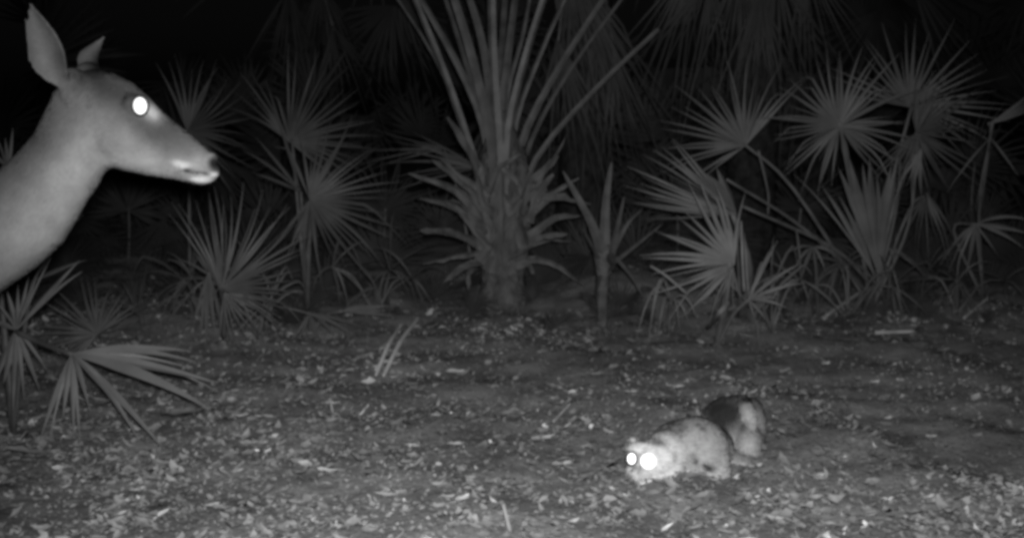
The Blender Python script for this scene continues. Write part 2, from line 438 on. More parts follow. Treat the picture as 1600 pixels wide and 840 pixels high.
# a split piece of palm leaf: two strips joined at the near end
sp = thing('split_palm_leaf', 'pale split palm leaf strip lying on the litter left of centre', 'palm leaf', ground(590, 600))
for foot_, tip_, w_ in (((588, 599), (629, 541), 0.0065), ((600, 600), (653, 533), 0.007)):
    P = [ground(*foot_) + Vector((0, 0, 0.03)), ground((foot_[0] + tip_[0]) / 2, (foot_[1] + tip_[1]) / 2) + Vector((0, 0, 0.075)), ground(*tip_) + Vector((0, 0, 0.085))]
    V, F = strap_geo(bezier(P, 8), [w_ * (0.7 + 0.3 * math.sin(i / 8 * 3.1)) for i in range(9)], Vector((0.3, -0.9, 0.3)).normalized(), 0.15, 0.006)
    mesh_obj('strip', V, F, M_PALE, sp, smooth=False)
stick('fallen_stick', 'straight pale stick lying flat at right of the clearing', [(1366, 536, .02), (1428, 534, .02)], 0.008, 0.006, 0.02)
stick('fallen_stick', 'thin slanting twig on the litter above and left of the crouching bobcat', [(864, 665, .0), (893, 650, .03)], 0.004, 0.003)
stick('fallen_stick', 'short upright twig at the bottom edge of the picture', [(797, 838, 0), (786, 838, .06)], 0.005, 0.004)
stick('fallen_stick', 'dim slanting stick near the right edge behind the clearing', [(1505, 502, 0), (1545, 486, .05)], 0.007, 0.005)
stick('fallen_stick', 'short twig standing up in the litter left of centre', [(520, 650, 0), (516, 650, .04)], 0.004, 0.003)
stick('fallen_stick', 'dim low stick among leaves at far right of the clearing', [(1290, 498, .0), (1345, 480, .06)], 0.008, 0.005)

# ------------------------------------------------------------------ palmettos, left side
PG = 'saw palmettos around the clearing'
def palmetto(label, base, name='saw_palmetto'):
    p = base if isinstance(base, Vector) else floor_at(*base)
    return thing(name, label, 'palmetto', p, PG), p
# ragged plant at the left edge, the nearest one
pl, b = palmetto('ragged near palmetto at lower left with long drooping folded leaflets', (5, 3.35))
tips_leaf(pl, (25, 515, 3.3), [(124, 407, 3.2, .010), (128, 424, 3.25, .006), (80, 402, 3.3, .006), (60, 425), (45, 432), (28, 445), (10, 452), (-8, 470), (-20, 500), (38, 625), (62, 610), (5, 600, 3.25, .012), (-15, 620), (20, 640), (75, 580, 3.25)], b, seed=1, width=0.008, mat=M_DRY)
tips_leaf(pl, (112, 553, 3.2), [(298, 548, 3.25, 0.0114), (305, 565, 3.2, 0.0106), (340, 598, 3.1, 0.0122), (342, 612, 3.2, 0.0073), (330, 640, 3.05, 0.0131), (257, 703, 3.0, 0.0090), (216, 686, 3.05, 0.0090), (140, 640, 3.05, 0.0073), (125, 690, 3.08, 0.0073), (115, 686, 3.05, 0.0082), (76, 690, 3.1, 0.0073), (62, 688, 3.08, 0.0073), (98, 655, 3.1, 0.0082), (298, 575, 3.3, 0.0090), (230, 556, 3.35, 0.0099), (190, 640, 3.1, 0.0066)],
          at(25, 518, 3.3), seed=2, width=0.012, mid=at(70, 538, 3.26), sag=0.12, mat=M_LEAF_P)
leaf_stalk('leaf_stalk', pl, [b, at(0, 450, 3.4), at(-10, 350, 3.45)], 0.012, 0.007)
tips_leaf(pl, (12, 262, 3.6), [(20, 200, 3.6, .008), (8, 215, 3.6, .007), (2, 240, 3.62, .006), (-20, 190), (-30, 230)], at(-10, 350, 3.45), seed=71, width=0.007, mat=M_LEAF)
# leaflet tips showing under the deer's neck
tips_leaf(pl, (50, 440, 3.55), [(130, 335, 3.6, .006), (135, 406, 3.5, .006), (82, 398, 3.5, .006)], b, seed=72, width=0.006)

pl, b = palmetto('small round fan palmetto low behind the ragged fronds at left', (152, 4.35))
fan(pl, (152, 522, 4.3), 96, 118, 225, 24, b, tilt=-12, roll=10, seed=3, droop=0.04, stalk=0.005, cup=0.1)
pl, b = palmetto('wispy young palmetto with thin upright leaflets beside the round low fan', (218, 4.7))
tips_leaf(pl, (216, 492, 4.65), [(231, 408, 4.5, .005), (190, 440), (175, 462), (204, 430), (222, 425), (245, 440), (252, 455), (205, 455), (180, 480), (262, 480), (240, 462)], b, seed=4, width=0.006, mat=M_LEAF_B)

pl, b = palmetto('upright palmetto with a fan opening right and dry leaflets hanging below it', (345, 4.5))
fan(pl, (347, 450, 4.3), 172, 45, 135, 26, b, tilt=8, roll=-18, seed=5, droop=0.06, stalk=0.008, cup=0.10, jit=0.1)
fan(pl, (345, 452, 4.36), 150, 105, 40, 7, b, tilt=-10, seed=6, droop=0.02, stalk=0.005)
fan(pl, (350, 458, 4.22), 96, -55, 100, 10, b, tilt=12, seed=7, droop=0.12, mat=M_LEAF, kink=.2, fold=0.6, wfac=0.6)
tips_leaf(pl, (325, 425, 4.4), [(312, 540, 4.3, .009), (322, 545, 4.3, .009), (336, 530, 4.35, .008), (300, 510, 4.3, .008), (303, 395, 4.45, .006)], b, seed=8, width=0.008)
pl, b = palmetto('broad shaded fan palmetto left of the cabbage palm, its fan facing right', (478, 5.2))
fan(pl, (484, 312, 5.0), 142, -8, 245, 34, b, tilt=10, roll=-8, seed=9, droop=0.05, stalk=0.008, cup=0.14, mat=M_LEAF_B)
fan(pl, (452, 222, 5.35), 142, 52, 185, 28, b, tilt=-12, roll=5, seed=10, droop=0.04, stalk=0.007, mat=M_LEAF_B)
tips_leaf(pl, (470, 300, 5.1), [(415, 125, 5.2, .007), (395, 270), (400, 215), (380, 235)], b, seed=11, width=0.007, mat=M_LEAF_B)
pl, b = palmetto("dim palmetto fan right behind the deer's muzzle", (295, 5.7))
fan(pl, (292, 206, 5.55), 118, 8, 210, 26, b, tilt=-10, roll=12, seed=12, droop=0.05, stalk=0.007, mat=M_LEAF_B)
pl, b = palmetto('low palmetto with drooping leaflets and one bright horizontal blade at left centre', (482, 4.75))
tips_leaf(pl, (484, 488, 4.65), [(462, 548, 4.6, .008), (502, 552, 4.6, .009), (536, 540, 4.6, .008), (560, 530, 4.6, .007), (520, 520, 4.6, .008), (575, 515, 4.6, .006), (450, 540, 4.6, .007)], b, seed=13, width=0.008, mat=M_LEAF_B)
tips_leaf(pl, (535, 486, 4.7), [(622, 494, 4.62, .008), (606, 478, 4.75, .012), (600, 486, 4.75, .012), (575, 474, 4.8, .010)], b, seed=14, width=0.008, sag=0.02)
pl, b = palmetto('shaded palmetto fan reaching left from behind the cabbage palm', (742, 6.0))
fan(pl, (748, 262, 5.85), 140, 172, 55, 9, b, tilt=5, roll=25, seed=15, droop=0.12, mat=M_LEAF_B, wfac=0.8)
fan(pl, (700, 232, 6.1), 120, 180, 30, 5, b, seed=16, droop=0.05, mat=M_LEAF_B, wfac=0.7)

# ------------------------------------------------------------------ cabbage palm in the middle
def sabal():
    d = 5.45
    base = floor_at(786, d)
    t = thing('cabbage_palm', 'young cabbage palm in the centre with criss-cross leaf bases and tall stalks', 'palm', base)
    S = PXM(d)
    rng = random.Random(77)
    # short trunk, swollen at the foot
    V, F = [], []
    prof = [(478, 46), (466, 42), (445, 35), (425, 34), (400, 38), (370, 44), (335, 42), (300, 38), (265, 40), (230, 30), (200, 20), (170, 12)]
    seg = 26
    for (vv, r) in prof:
        c = at(786 + (rng.random() - .5) * 4, vv, d)
        if vv == 478: c.z = base.z - 0.03
        for k in range(seg):
            a = 2 * math.pi * k / seg
            rr = r / S * (1 + 0.10 * math.sin(k * 2.4 + vv * 0.1) + rng.uniform(-0.10, 0.10))
            V.append(c + Vector((rr * math.cos(a), rr * math.sin(a), 0)))
    for i in range(len(prof) - 1):
        for k in range(seg):
            F.append((i * seg + k, i * seg + (k + 1) % seg, (i + 1) * seg + (k + 1) % seg, (i + 1) * seg + k))
    F.append(tuple(range(seg))[::-1]); F.append(tuple((len(prof) - 1) * seg + k for k in range(seg)))
    mesh_obj('trunk', V, F, M_TRUNK, t)
    def boot(pts, w0, w1, dd=0.0, mat=M_BOOT, name='leaf_base', ddend=None):
        P = []
        for i, (u, v) in enumerate(pts):
            s = i / (len(pts) - 1)
            P.append(at(u, v, d + dd + ((ddend if ddend is not None else dd) - dd) * s))
        n = 9
        c = bezier(P, n)
        stub = name == 'leaf_base'
        ws = [(w0 + (w1 - w0) * (i / n) ** (1.0 if stub else 0.6)) * (rng.uniform(0.85, 1.12) if stub else 1) / S for i in range(n + 1)]
        if stub: ws[-1] *= 0.35
        V, F = strap_geo(c, ws, Vector((rng.uniform(-.5, .5), -1, rng.uniform(0, .5))).normalized(), rng.uniform(.25, .5), 0.012)
        if stub: V = [p + Vector((rng.gauss(0, .002), rng.gauss(0, .002), rng.gauss(0, .002))) for p in V]
        return mesh_obj(name, V, F, mat, t, smooth=False)
    # long living stalks rising out of the picture
    up = [([(772, 370), (755, 300), (700, 130), (640, -20)], 15, 7, -.05, -.1), ([(774, 330), (757, 200), (715, 100), (650, -15)], 13, 7, .0, .15), ([(778, 330), (768, 220), (735, 80), (704, -20)], 15, 9, -.12, -.2),
          ([(780, 320), (766, 150), (752, 60), (728, -20)], 13, 8, .05, .1), ([(784, 330), (774, 180), (769, 80), (767, -20)], 15, 10, -.16, -.1), ([(788, 320), (786, 180), (795, 80), (808, -20)], 14, 8, -.05, .1),
          ([(776, 300), (752, 190), (722, 80), (690, -20)], 8, 5, .1, .3), ([(796, 300), (806, 190), (842, 90), (890, -20)], 8, 5, .12, .25), ([(768, 330), (735, 220), (680, 90), (610, -20)], 7, 4, .15, .4), ([(800, 320), (830, 220), (890, 110), (985, -20)], 7, 4, .15, .4), ([(790, 310), (790, 160), (815, 60), (830, -20)], 8, 5, .1, .3),
          ([(792, 340), (797, 200), (822, 90), (856, -20)], 14, 8, -.14, -.2), ([(795, 370), (812, 235), (863, 124), (955, -20)], 14, 6, -.1, .1), ([(805, 350), (838, 248), (930, 140), (1029, 46)], 9, 5, -.05, .05), ([(785, 320), (775, 160), (785, 60), (790, -20)], 10, 7, .12, .3)]
    for pts, w0, w1, a_, e_ in up:
        boot(pts, w0 * .68, w1 * .62, a_, M_STALK, 'leaf_stalk', e_)
    # the leaves of those stalks open above the picture
    for k, (u, v, e_, phi) in enumerate([(640, -20, -.1, 120), (704, -20, -.2, 105), (767, -20, -.1, 90), (856, -20, -.2, 70), (955, -20, .1, 55)]):
        H = at(u, v, d + e_)
        top = H + Vector((math.cos(math.radians(phi)) * 0.5, 0.0, 0.55))
        fan(t, top, 190, phi - 20 if phi < 90 else phi + 20, 250, 30, H, tilt=20, seed=200 + k, droop=0.25, separate=False)
    # old leaf bases wrapping the trunk and curling out
    stubs = [([(782, 330), (748, 262), (700, 183)], 16, 4), ([(775, 350), (733, 292), (676, 250)], 17, 4), ([(772, 372), (722, 303), (638, 271)], 16, 3), ([(795, 400), (765, 360), (708, 322), (656, 311)], 17, 3), ([(790, 410), (733, 373), (690, 362), (656, 361)], 15, 3),
             ([(808, 405), (765, 408), (720, 417), (693, 442)], 12, 3), ([(800, 412), (750, 408), (715, 425), (703, 438)], 10, 3), ([(735, 420), (730, 432), (732, 452)], 7, 4),
             ([(790, 360), (822, 297), (872, 243)], 17, 5), ([(775, 395), (806, 352), (868, 304), (897, 316)], 17, 3), ([(785, 412), (825, 372), (868, 341), (907, 337)], 16, 3), ([(800, 400), (843, 372), (887, 366)], 11, 3),
             ([(780, 405), (812, 405), (857, 409), (914, 446)], 13, 2.5), ([(815, 400), (826, 415), (834, 428)], 8, 4), ([(815, 350), (850, 310), (904, 278)], 9, 3),
             ([(748, 390), (770, 330), (795, 265)], 18, 9), ([(822, 385), (800, 330), (770, 280)], 18, 9), ([(765, 425), (785, 365), (815, 310)], 19, 9), ([(806, 425), (780, 370), (755, 320)], 19, 9), ([(785, 380), (783, 320), (782, 260)], 16, 10), ([(800, 330), (812, 290), (815, 255)], 12, 7), ([(765, 340), (758, 290), (752, 260)], 12, 7)]
    for q in range(12):      # stiff pointed remains of old leaf stalks sticking out on both sides
        sgn = rng.choice((-1, 1)); vv = rng.uniform(285, 420); a = math.radians(rng.uniform(-15, 62) - (420 - vv) * -0.12); L = rng.uniform(45, 140)
        u0 = 786 + sgn * rng.uniform(5, 30)
        stubs.append(([(u0, vv), (u0 + sgn * L * .55 * math.cos(a), vv - L * .55 * math.sin(a)), (u0 + sgn * L * math.cos(a), vv - L * math.sin(a) + rng.uniform(-25, 45))], rng.uniform(5, 11), 1.2))
    for q in range(9):      # torn fibres and broken bases all round
        uu = 786 + rng.uniform(-48, 48); vv = rng.uniform(300, 430); sgn = rng.choice((-1, 1))
        stubs.append(([(uu, vv), (uu + sgn * rng.uniform(8, 22), vv - rng.uniform(15, 40)), (uu + sgn * rng.uniform(20, 50), vv - rng.uniform(25, 85))], rng.uniform(7, 14), rng.uniform(1.5, 5)))
    for k, (pts, w0, w1) in enumerate(stubs):
        boot(pts, w0 * .66, w1 * .8, -0.12 - 0.006 * k if k > 14 else -0.09 - 0.004 * k, M_BOOT, 'leaf_base', (-0.17 - 0.004 * k) if k > 14 else -0.25 + 0.02 * (k % 5))
sabal()

# young stemmed plant right of it
def young_palm():
    d = 4.95
    b = floor_at(943, d)
    t = thing('young_cabbage_palm', 'thin-stemmed young palm with cut stalks right of the cabbage palm', 'palm', b)
    S = PXM(d)
    c = bezier([b - Vector((0, 0, .02)), at(941, 455, d), at(944, 410, d), at(946, 380, d)], 8)
    V, F = tube_geo(c, [w_ / S for w_ in (7, 8, 9, 10, 11, 14, 18, 19, 14)], 10, 0.9)
    mesh_obj('trunk', V, F, M_TRUNK, t)
    for pts, w0, w1, e in [([(944, 400), (946, 320), (955, 254)], 12, 6, -.05), ([(942, 398), (922, 345), (880, 268)], 12, 6, -.08), ([(955, 398), (964, 355), (975, 308)], 8, 3, -.12), ([(957, 392), (980, 350), (1002, 328)], 6, 3, .02), ([(962, 408), (1000, 378), (1034, 350)], 4.5, 2.5, -.1),
                           ([(962, 402), (985, 430), (1004, 462)], 4, 2, -.1), ([(950, 398), (957, 410), (953, 424)], 11, 6, -.14), ([(935, 405), (925, 385), (912, 360)], 5, 2, -.1), ([(938, 430), (932, 450), (930, 462)], 5, 2, -.12)]:
        P = [at(u, v, d + e * (i + 0.4)) for i, (u, v) in enumerate(pts)]
        V, F = strap_geo(bezier(P, 7), [(w0 * .8 + (w1 * .5 - w0 * .8) * (i / 7)) * (0.4 if i == 7 else 1) / S for i in range(8)], Vector((-.25, -1, .2)).normalized(), 0.4, 0.01)
        mesh_obj('leaf_stalk', V, F, M_STALK, t, smooth=False)
young_palm()

# ------------------------------------------------------------------ palmettos, right side
pl, b = palmetto('tall palmetto clump at right with two large round fans facing out', (1365, 5.25))
fan(pl, (1312, 198, 5.0), 128, 95, 348, 44, b, tilt=-6, roll=6, seed=20, droop=0.03, stalk=0.007, cup=0.08)
fan(pl, (1422, 168, 5.3), 138, 68, 215, 30, b, tilt=-14, roll=-5, seed=21, droop=0.03, stalk=0.007, cup=0.08, mat=M_LEAF)
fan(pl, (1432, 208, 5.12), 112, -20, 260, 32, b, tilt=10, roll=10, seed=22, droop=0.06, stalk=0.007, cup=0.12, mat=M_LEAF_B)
fan(pl, (1165, 228, 5.1), 140, 135, 170, 24, b, tilt=-5, roll=-20, seed=23, droop=0.05, stalk=0.006, mid=at(1240, 295, 5.15))
fan(pl, (1372, 428, 4.95), 185, 100, 30, 7, b, tilt=-6, seed=24, droop=0.01, stalk=0.008, fold=0.5, fuse=0.66, jit=0.12, wfac=1.25)
tips_leaf(pl, (1366, 428, 5.0), [(1284, 290, 5.0, .012), (1310, 305, 5.0, .012), (1240, 272, 5.05, .005)], b, seed=25, width=0.008)
leaf_stalk('leaf_stalk', pl, [at(1362, 444, 5.2), at(1300, 386, 5.05), at(1160, 322, 4.9)], 0.010, 0.006)
leaf_stalk('leaf_stalk', pl, [at(1330, 420, 5.2), at(1240, 345, 5.05), at(1135, 280, 4.85)], 0.009, 0.005)
leaf_stalk('leaf_stalk', pl, [b, at(1420, 350, 5.2), at(1432, 205, 5.15)], 0.010, 0.006)
leaf_stalk('leaf_stalk', pl, [b, at(1400, 330, 5.3), at(1408, 220, 5.4)], 0.008, 0.005)
leaf_stalk('leaf_stalk', pl, [at(1185, 235, 5.05), at(1200, 300, 5.1), at(1200, 335, 5.1)], 0.006, 0.004)
fan(pl, (1440, 232, 5.08), 70, -112, 45, 5, at(1432, 208, 5.1), seed=26, droop=0.02, mat=M_DRY, wfac=1.1, stalk=0.004)
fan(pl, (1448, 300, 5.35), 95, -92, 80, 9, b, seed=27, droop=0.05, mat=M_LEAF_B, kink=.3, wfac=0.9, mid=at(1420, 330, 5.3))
pl, b = palmetto('palmetto with a narrow leaning fan pointing left above the bright low fan', (1160, 4.95))
fan(pl, (1152, 335, 4.7), 178, 157, 62, 16, b, tilt=6, roll=38, seed=28, droop=0.05, stalk=0.011, mid=at(1172, 420, 4.8), fuse=0.5)
tips_leaf(pl, (1148, 330, 4.72), [(1020, 235, 4.8, .006), (1100, 270, 4.75, .02), (1120, 262, 4.8, .02)], b, seed=29, width=0.01)
pl, b = palmetto('brightest low palmetto fan at right with stiff leaflets spread left', (1125, 4.5))
fan(pl, (1148, 412, 4.42), 140, 160, 150, 18, b, tilt=10, roll=-8, seed=30, droop=0.03, stalk=0.011, cup=0.08, jit=0.2, wfac=1.0, mat=M_DRY)
fan(pl, (1146, 418, 4.38), 82, 245, 80, 8, b, tilt=10, seed=31, droop=0.04, stalk=0.006, jit=0.25, wfac=0.7, mat=M_DRY)
tips_leaf(pl, (1170, 468, 4.4), [(1215, 376, 4.35, .006), (1207, 384, 4.4, .005), (1163, 362, 4.35, .005), (1250, 412, 4.35, .006), (1258, 442, 4.4, .006), (1214, 466, 4.3, .008), (1228, 480, 4.35, .006), (1190, 420, 4.4, .006), (1180, 500, 4.35, .005), (1195, 498, 4.35, .005)], b, seed=32, width=0.006, sag=0.1, mat=M_DRY)
leaf_stalk('leaf_stalk', pl, [at(1140, 470, 4.42), at(1122, 492, 4.4), ground(1106, 516) + Vector((0, 0, .01))], 0.010, 0.013, M_DRY)
leaf_stalk('leaf_stalk', pl, [at(1075, 460, 4.4), at(1040, 430, 4.4), at(1016, 415, 4.4)], 0.005, 0.004, M_DRY)
leaf_stalk('leaf_stalk', pl, [at(1163, 455, 4.4), at(1160, 400, 4.38), at(1158, 345, 4.4)], 0.006, 0.004, M_DRY)
pl, b = palmetto('broken dead palmetto leaf with pale strips hanging to the litter', (1048, 4.75))
tips_leaf(pl, (1048, 472, 4.7), [(994, 530, 4.55, .006), (1012, 542, 4.5, .008), (1027, 530, 4.55, .007), (1062, 515, 4.6, .006), (1076, 505, 4.6, .006), (1090, 500, 4.6, .006)], b, seed=33, width=0.007, sag=0.9, mat=M_DRY)
pl, b = palmetto('low arching palmetto leaf between the bright fan and the folded fan', (1282, 5.1))
tips_leaf(pl, (1272, 386, 5.0), [(1238, 425, 4.9, .008), (1250, 440, 4.9, .008), (1290, 425, 4.95, .008), (1275, 430, 4.9, .009), (1225, 400, 4.9, .006), (1305, 400, 5.0, .007)], b, seed=34, width=0.008, sag=0.25, mat=M_LEAF)
pl, b = palmetto('palmetto at right edge with a bent leaf drooping dry leaflets', (1540, 5.4))
tips_leaf(pl, (1525, 350, 5.3), [(1612, 346, 5.2, .011), (1610, 366, 5.2, .011), (1600, 388, 5.2, .011), (1531, 432, 5.2, .007), (1482, 425, 5.25, .009), (1468, 415, 5.25, .008), (1510, 430, 5.25, .010), (1560, 400, 5.25, .007), (1495, 420, 5.3, .008)], b, seed=35, width=0.009, sag=0.2, mid=at(1490, 360, 5.4), mat=M_LEAF)
fan(pl, (1545, 194, 5.0), 130, 27, 26, 6, b, seed=36, droop=0.02, stalk=0.006, fold=0.8, mid=at(1530, 330, 5.3))
tips_leaf(pl, (1548, 215, 5.1), [(1592, 276, 5.0, .007), (1524, 330, 5.05, .005), (1533, 325, 5.1, .005), (1480, 300, 5.1, .005)], at(1545, 194, 5.0), seed=37, width=0.006)

def skirt(label, u, d, n, spread, height, seed, mat=M_DRY):
    pl, b = palmetto(label, (u, d))
    r = random.Random(seed)
    for g in range(max(2, n // 7)):
        hu = u + r.uniform(-.5, .5) * spread; hd = d + r.uniform(-.2, .15)
        p = floor_at(hu, hd); H = p + Vector((0, 0, height * r.uniform(.45, 1.0)))
        leaf = leaf_stalk('fan_leaf', pl, [b, b.lerp(H, .5) + Vector((0, 0, .06)), H], .006, .004, n=6)
        for k in range(7):
            a = r.uniform(-2.6, -0.5) if r.random() < .65 else r.uniform(-.4, 3.5); L = r.uniform(.10, .26)
            tip = H + Vector((math.cos(a) * L, r.uniform(-.12, .08), math.sin(a) * L)); tip.z = max(tip.z, gz(tip.x, tip.y) + .01)
            blade(leaf, H, tip, r.uniform(.003, .007), Vector((r.uniform(-.6, .6), -1, r.uniform(-.3, .6))).normalized(), r, r.uniform(.05, .5), mat=mat, n=6, kink=.7 if r.random() < .25 else None)
skirt('tangle of drooping dead leaflets under the upright fan at left centre', 400, 4.55, 28, 150, .26, 501, M_LEAF)
skirt('low dead palmetto leaflets between the left fans and the cabbage palm', 585, 5.0, 28, 170, .24, 502, M_LEAF_B)
skirt('dry tangle of thin leaflets right of the brightest low fan', 1210, 4.65, 28, 110, .24, 503, M_LEAF)
skirt('low dead leaflets at the foot of the round fan clump', 1330, 5.0, 35, 190, .26, 504, M_LEAF_B)
skirt('low dry leaflets under the bent leaf near the right edge', 1500, 5.1, 28, 150, .24, 505, M_LEAF_B)
skirt('dim dead leaflets on the litter between the wispy palmetto and the upright fan', 265, 4.8, 21, 90, .22, 506, M_LEAF_B)

# palms further back with skirts of dead leaves hanging into the picture
def back_palm(label, u, d, hubs, seed, trunk_r=0.14, mat=None):
    b = floor_at(u, d + 0.35)
    t = thing('cabbage_palm', label, 'palm', b)
    V, F = tube_geo(bezier([b - Vector((0, 0, .05)), b + Vector((0.03, 0, 1.2)), b + Vector((-0.02, 0.05, 2.6))], 10), [trunk_r * (1 + 0.1 * math.sin(i * 2)) for i in range(11)], 14, 1.0)
    mesh_obj('trunk', V, F, M_BARK, t)
    for k, (hu, hv, R, phi, sprd, n, dd) in enumerate(hubs):
        fan(t, (hu, hv, d + dd), R, phi, sprd, n, b + Vector((0, 0, 2.0)), tilt=10, seed=seed + k, droop=0.04, mat=mat or M_SKIRT, separate=False, fold=0.8, kink=0.1, jit=0.3, wfac=0.9)
    return t
back_palm('cabbage palm at the top right with a hanging skirt of dead leaves', 1165, 6.1,
          [(1110, -40, 190, -100, 60, 14, 0), (1160, -60, 240, -88, 60, 16, -.1), (1215, -50, 230, -80, 60, 16, 0), (1260, -60, 200, -70, 60, 14, .1), (1085, -60, 200, -108, 50, 10, .1), (1190, -20, 200, -92, 50, 14, -.2)], 300)
back_palm('shaded cabbage palm behind the centre with dead leaves hanging to its right', 905, 6.3,
          [(890, -60, 300, -72, 50, 12, 0), (930, 20, 260, -75, 45, 12, .1), (870, 60, 220, -80, 50, 10, -.1), (860, -40, 200, -60, 40, 8, .1), (960, 80, 170, -85, 35, 7, .0)], 330)
back_palm('almost black cabbage palm far behind the deer', 470, 7.6,
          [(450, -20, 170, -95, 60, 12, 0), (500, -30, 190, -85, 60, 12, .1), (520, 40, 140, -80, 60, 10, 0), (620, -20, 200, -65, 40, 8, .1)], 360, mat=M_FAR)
# dim undergrowth beyond
rng = random.Random(55)
for k, (u, v, d, phi, lab) in enumerate([(600, 330, 6.6, 60, 'dim palmetto fan low in the dark left of the cabbage palm'), (200, 330, 6.6, 80, "dark palmetto fan behind the deer's throat"), (1060, 330, 6.4, 100, 'dim palmetto fan in the dark right of the young palm'),
                                         (1250, 330, 6.5, 80, 'dim palmetto fan in the dark between the right hand clumps'), (1520, 260, 6.6, 60, 'dim palmetto fan in the dark at far right')]):
    pl, b = palmetto(lab, (u, d))
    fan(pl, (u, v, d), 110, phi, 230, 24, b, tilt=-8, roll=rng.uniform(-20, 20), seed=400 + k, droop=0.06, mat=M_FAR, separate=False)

def undergrowth():
    r = random.Random(91); V, F = [], []
    for q in range(520):
        low = q >= 150; tiny = q >= 400
        d = r.uniform(4.75, 5.8) if tiny else r.uniform(5.75, 7.4) if low else r.uniform(7.3, 11.0); u = r.uniform(-150, 1750); p = at(u, 400, d)
        H = Vector((p.x, d, gz(p.x, d) + (r.uniform(0.0, 0.05) if tiny else r.uniform(0.0, 0.05 + 0.22 * (d - 5.6)) if low else abs(r.gauss(0, 1)) * 0.9 + 0.25))); R = r.uniform(0.05, 0.13) if tiny else r.uniform(0.10, 0.30) if low else r.uniform(0.35, 0.65)
        phi = r.uniform(40, 140) if r.random() < .55 else r.uniform(-120, -60)
        sp_ = r.uniform(80, 240); n = int(sp_ / 9); yaw = r.uniform(-.7, .7); N = Vector((math.sin(yaw), -math.cos(yaw), 0.2)).normalized()
        ex_ = Vector((math.cos(yaw), math.sin(yaw), 0))
        for k in range(n):
            a = math.radians(phi - sp_ / 2 + sp_ * (k + .5) / n + r.gauss(0, 2))
            L = R * r.uniform(.8, 1.05); dv = ex_ * math.cos(a) + Vector((0, 0, 1)) * math.sin(a)
            pts = [H + dv * (L * t) - Vector((0, 0, .1 * L * t * t)) for t in (0, .4, .75, 1)]
            w_ = L * math.radians(sp_ / n) * .22
            v, f = strap_geo(pts, [w_ * .2, w_, w_ * .7, .001], N, .3)
            o_ = len(V); V += v; F += [tuple(o_ + x for x in g) for g in f]
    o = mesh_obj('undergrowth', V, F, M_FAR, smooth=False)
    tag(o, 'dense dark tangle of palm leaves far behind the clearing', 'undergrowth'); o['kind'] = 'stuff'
undergrowth()

# ------------------------------------------------------------------ animals
def remeshed(name, verts, faces, voxel, smooth_it, parent, mat, org):
    me = bpy.data.meshes.new(name + '_cage')
    me.from_pydata([tuple(Vector(v) - org) for v in verts], [], faces); me.update()
    o = bpy.data.objects.new('cage', me); COL.objects.link(o)
    m = o.modifiers.new('r', 'REMESH'); m.mode = 'VOXEL'; m.voxel_size = voxel; m.use_smooth_shade = True
    s = o.modifiers.new('s', 'SMOOTH'); s.factor = 0.5; s.iterations = smooth_it
    dg = bpy.context.evaluated_depsgraph_get()
    new = bpy.data.meshes.new_from_object(o.evaluated_get(dg))
    bpy.data.objects.remove(o, do_unlink=True)
    new.name = name; new.materials.clear(); new.materials.append(mat)
    new.polygons.foreach_set('use_smooth', [True] * len(new.polygons))
    b = bpy.data.objects.new(name, new); b.parent = parent; COL.objects.link(b)
    return b
def mesh_arrays(me):
    n = len(me.vertices); co = np.empty(n * 3); me.vertices.foreach_get('co', co)
    no = np.empty(n * 3); me.vertices.foreach_get('normal', no)
    return co.reshape(-1, 3), no.reshape(-1, 3)
def set_tone(me, tone):
    a = me.attributes.get('tone') or me.attributes.new('tone', 'FLOAT', 'POINT')
    a.data.foreach_set('value', tone.astype(np.float32))
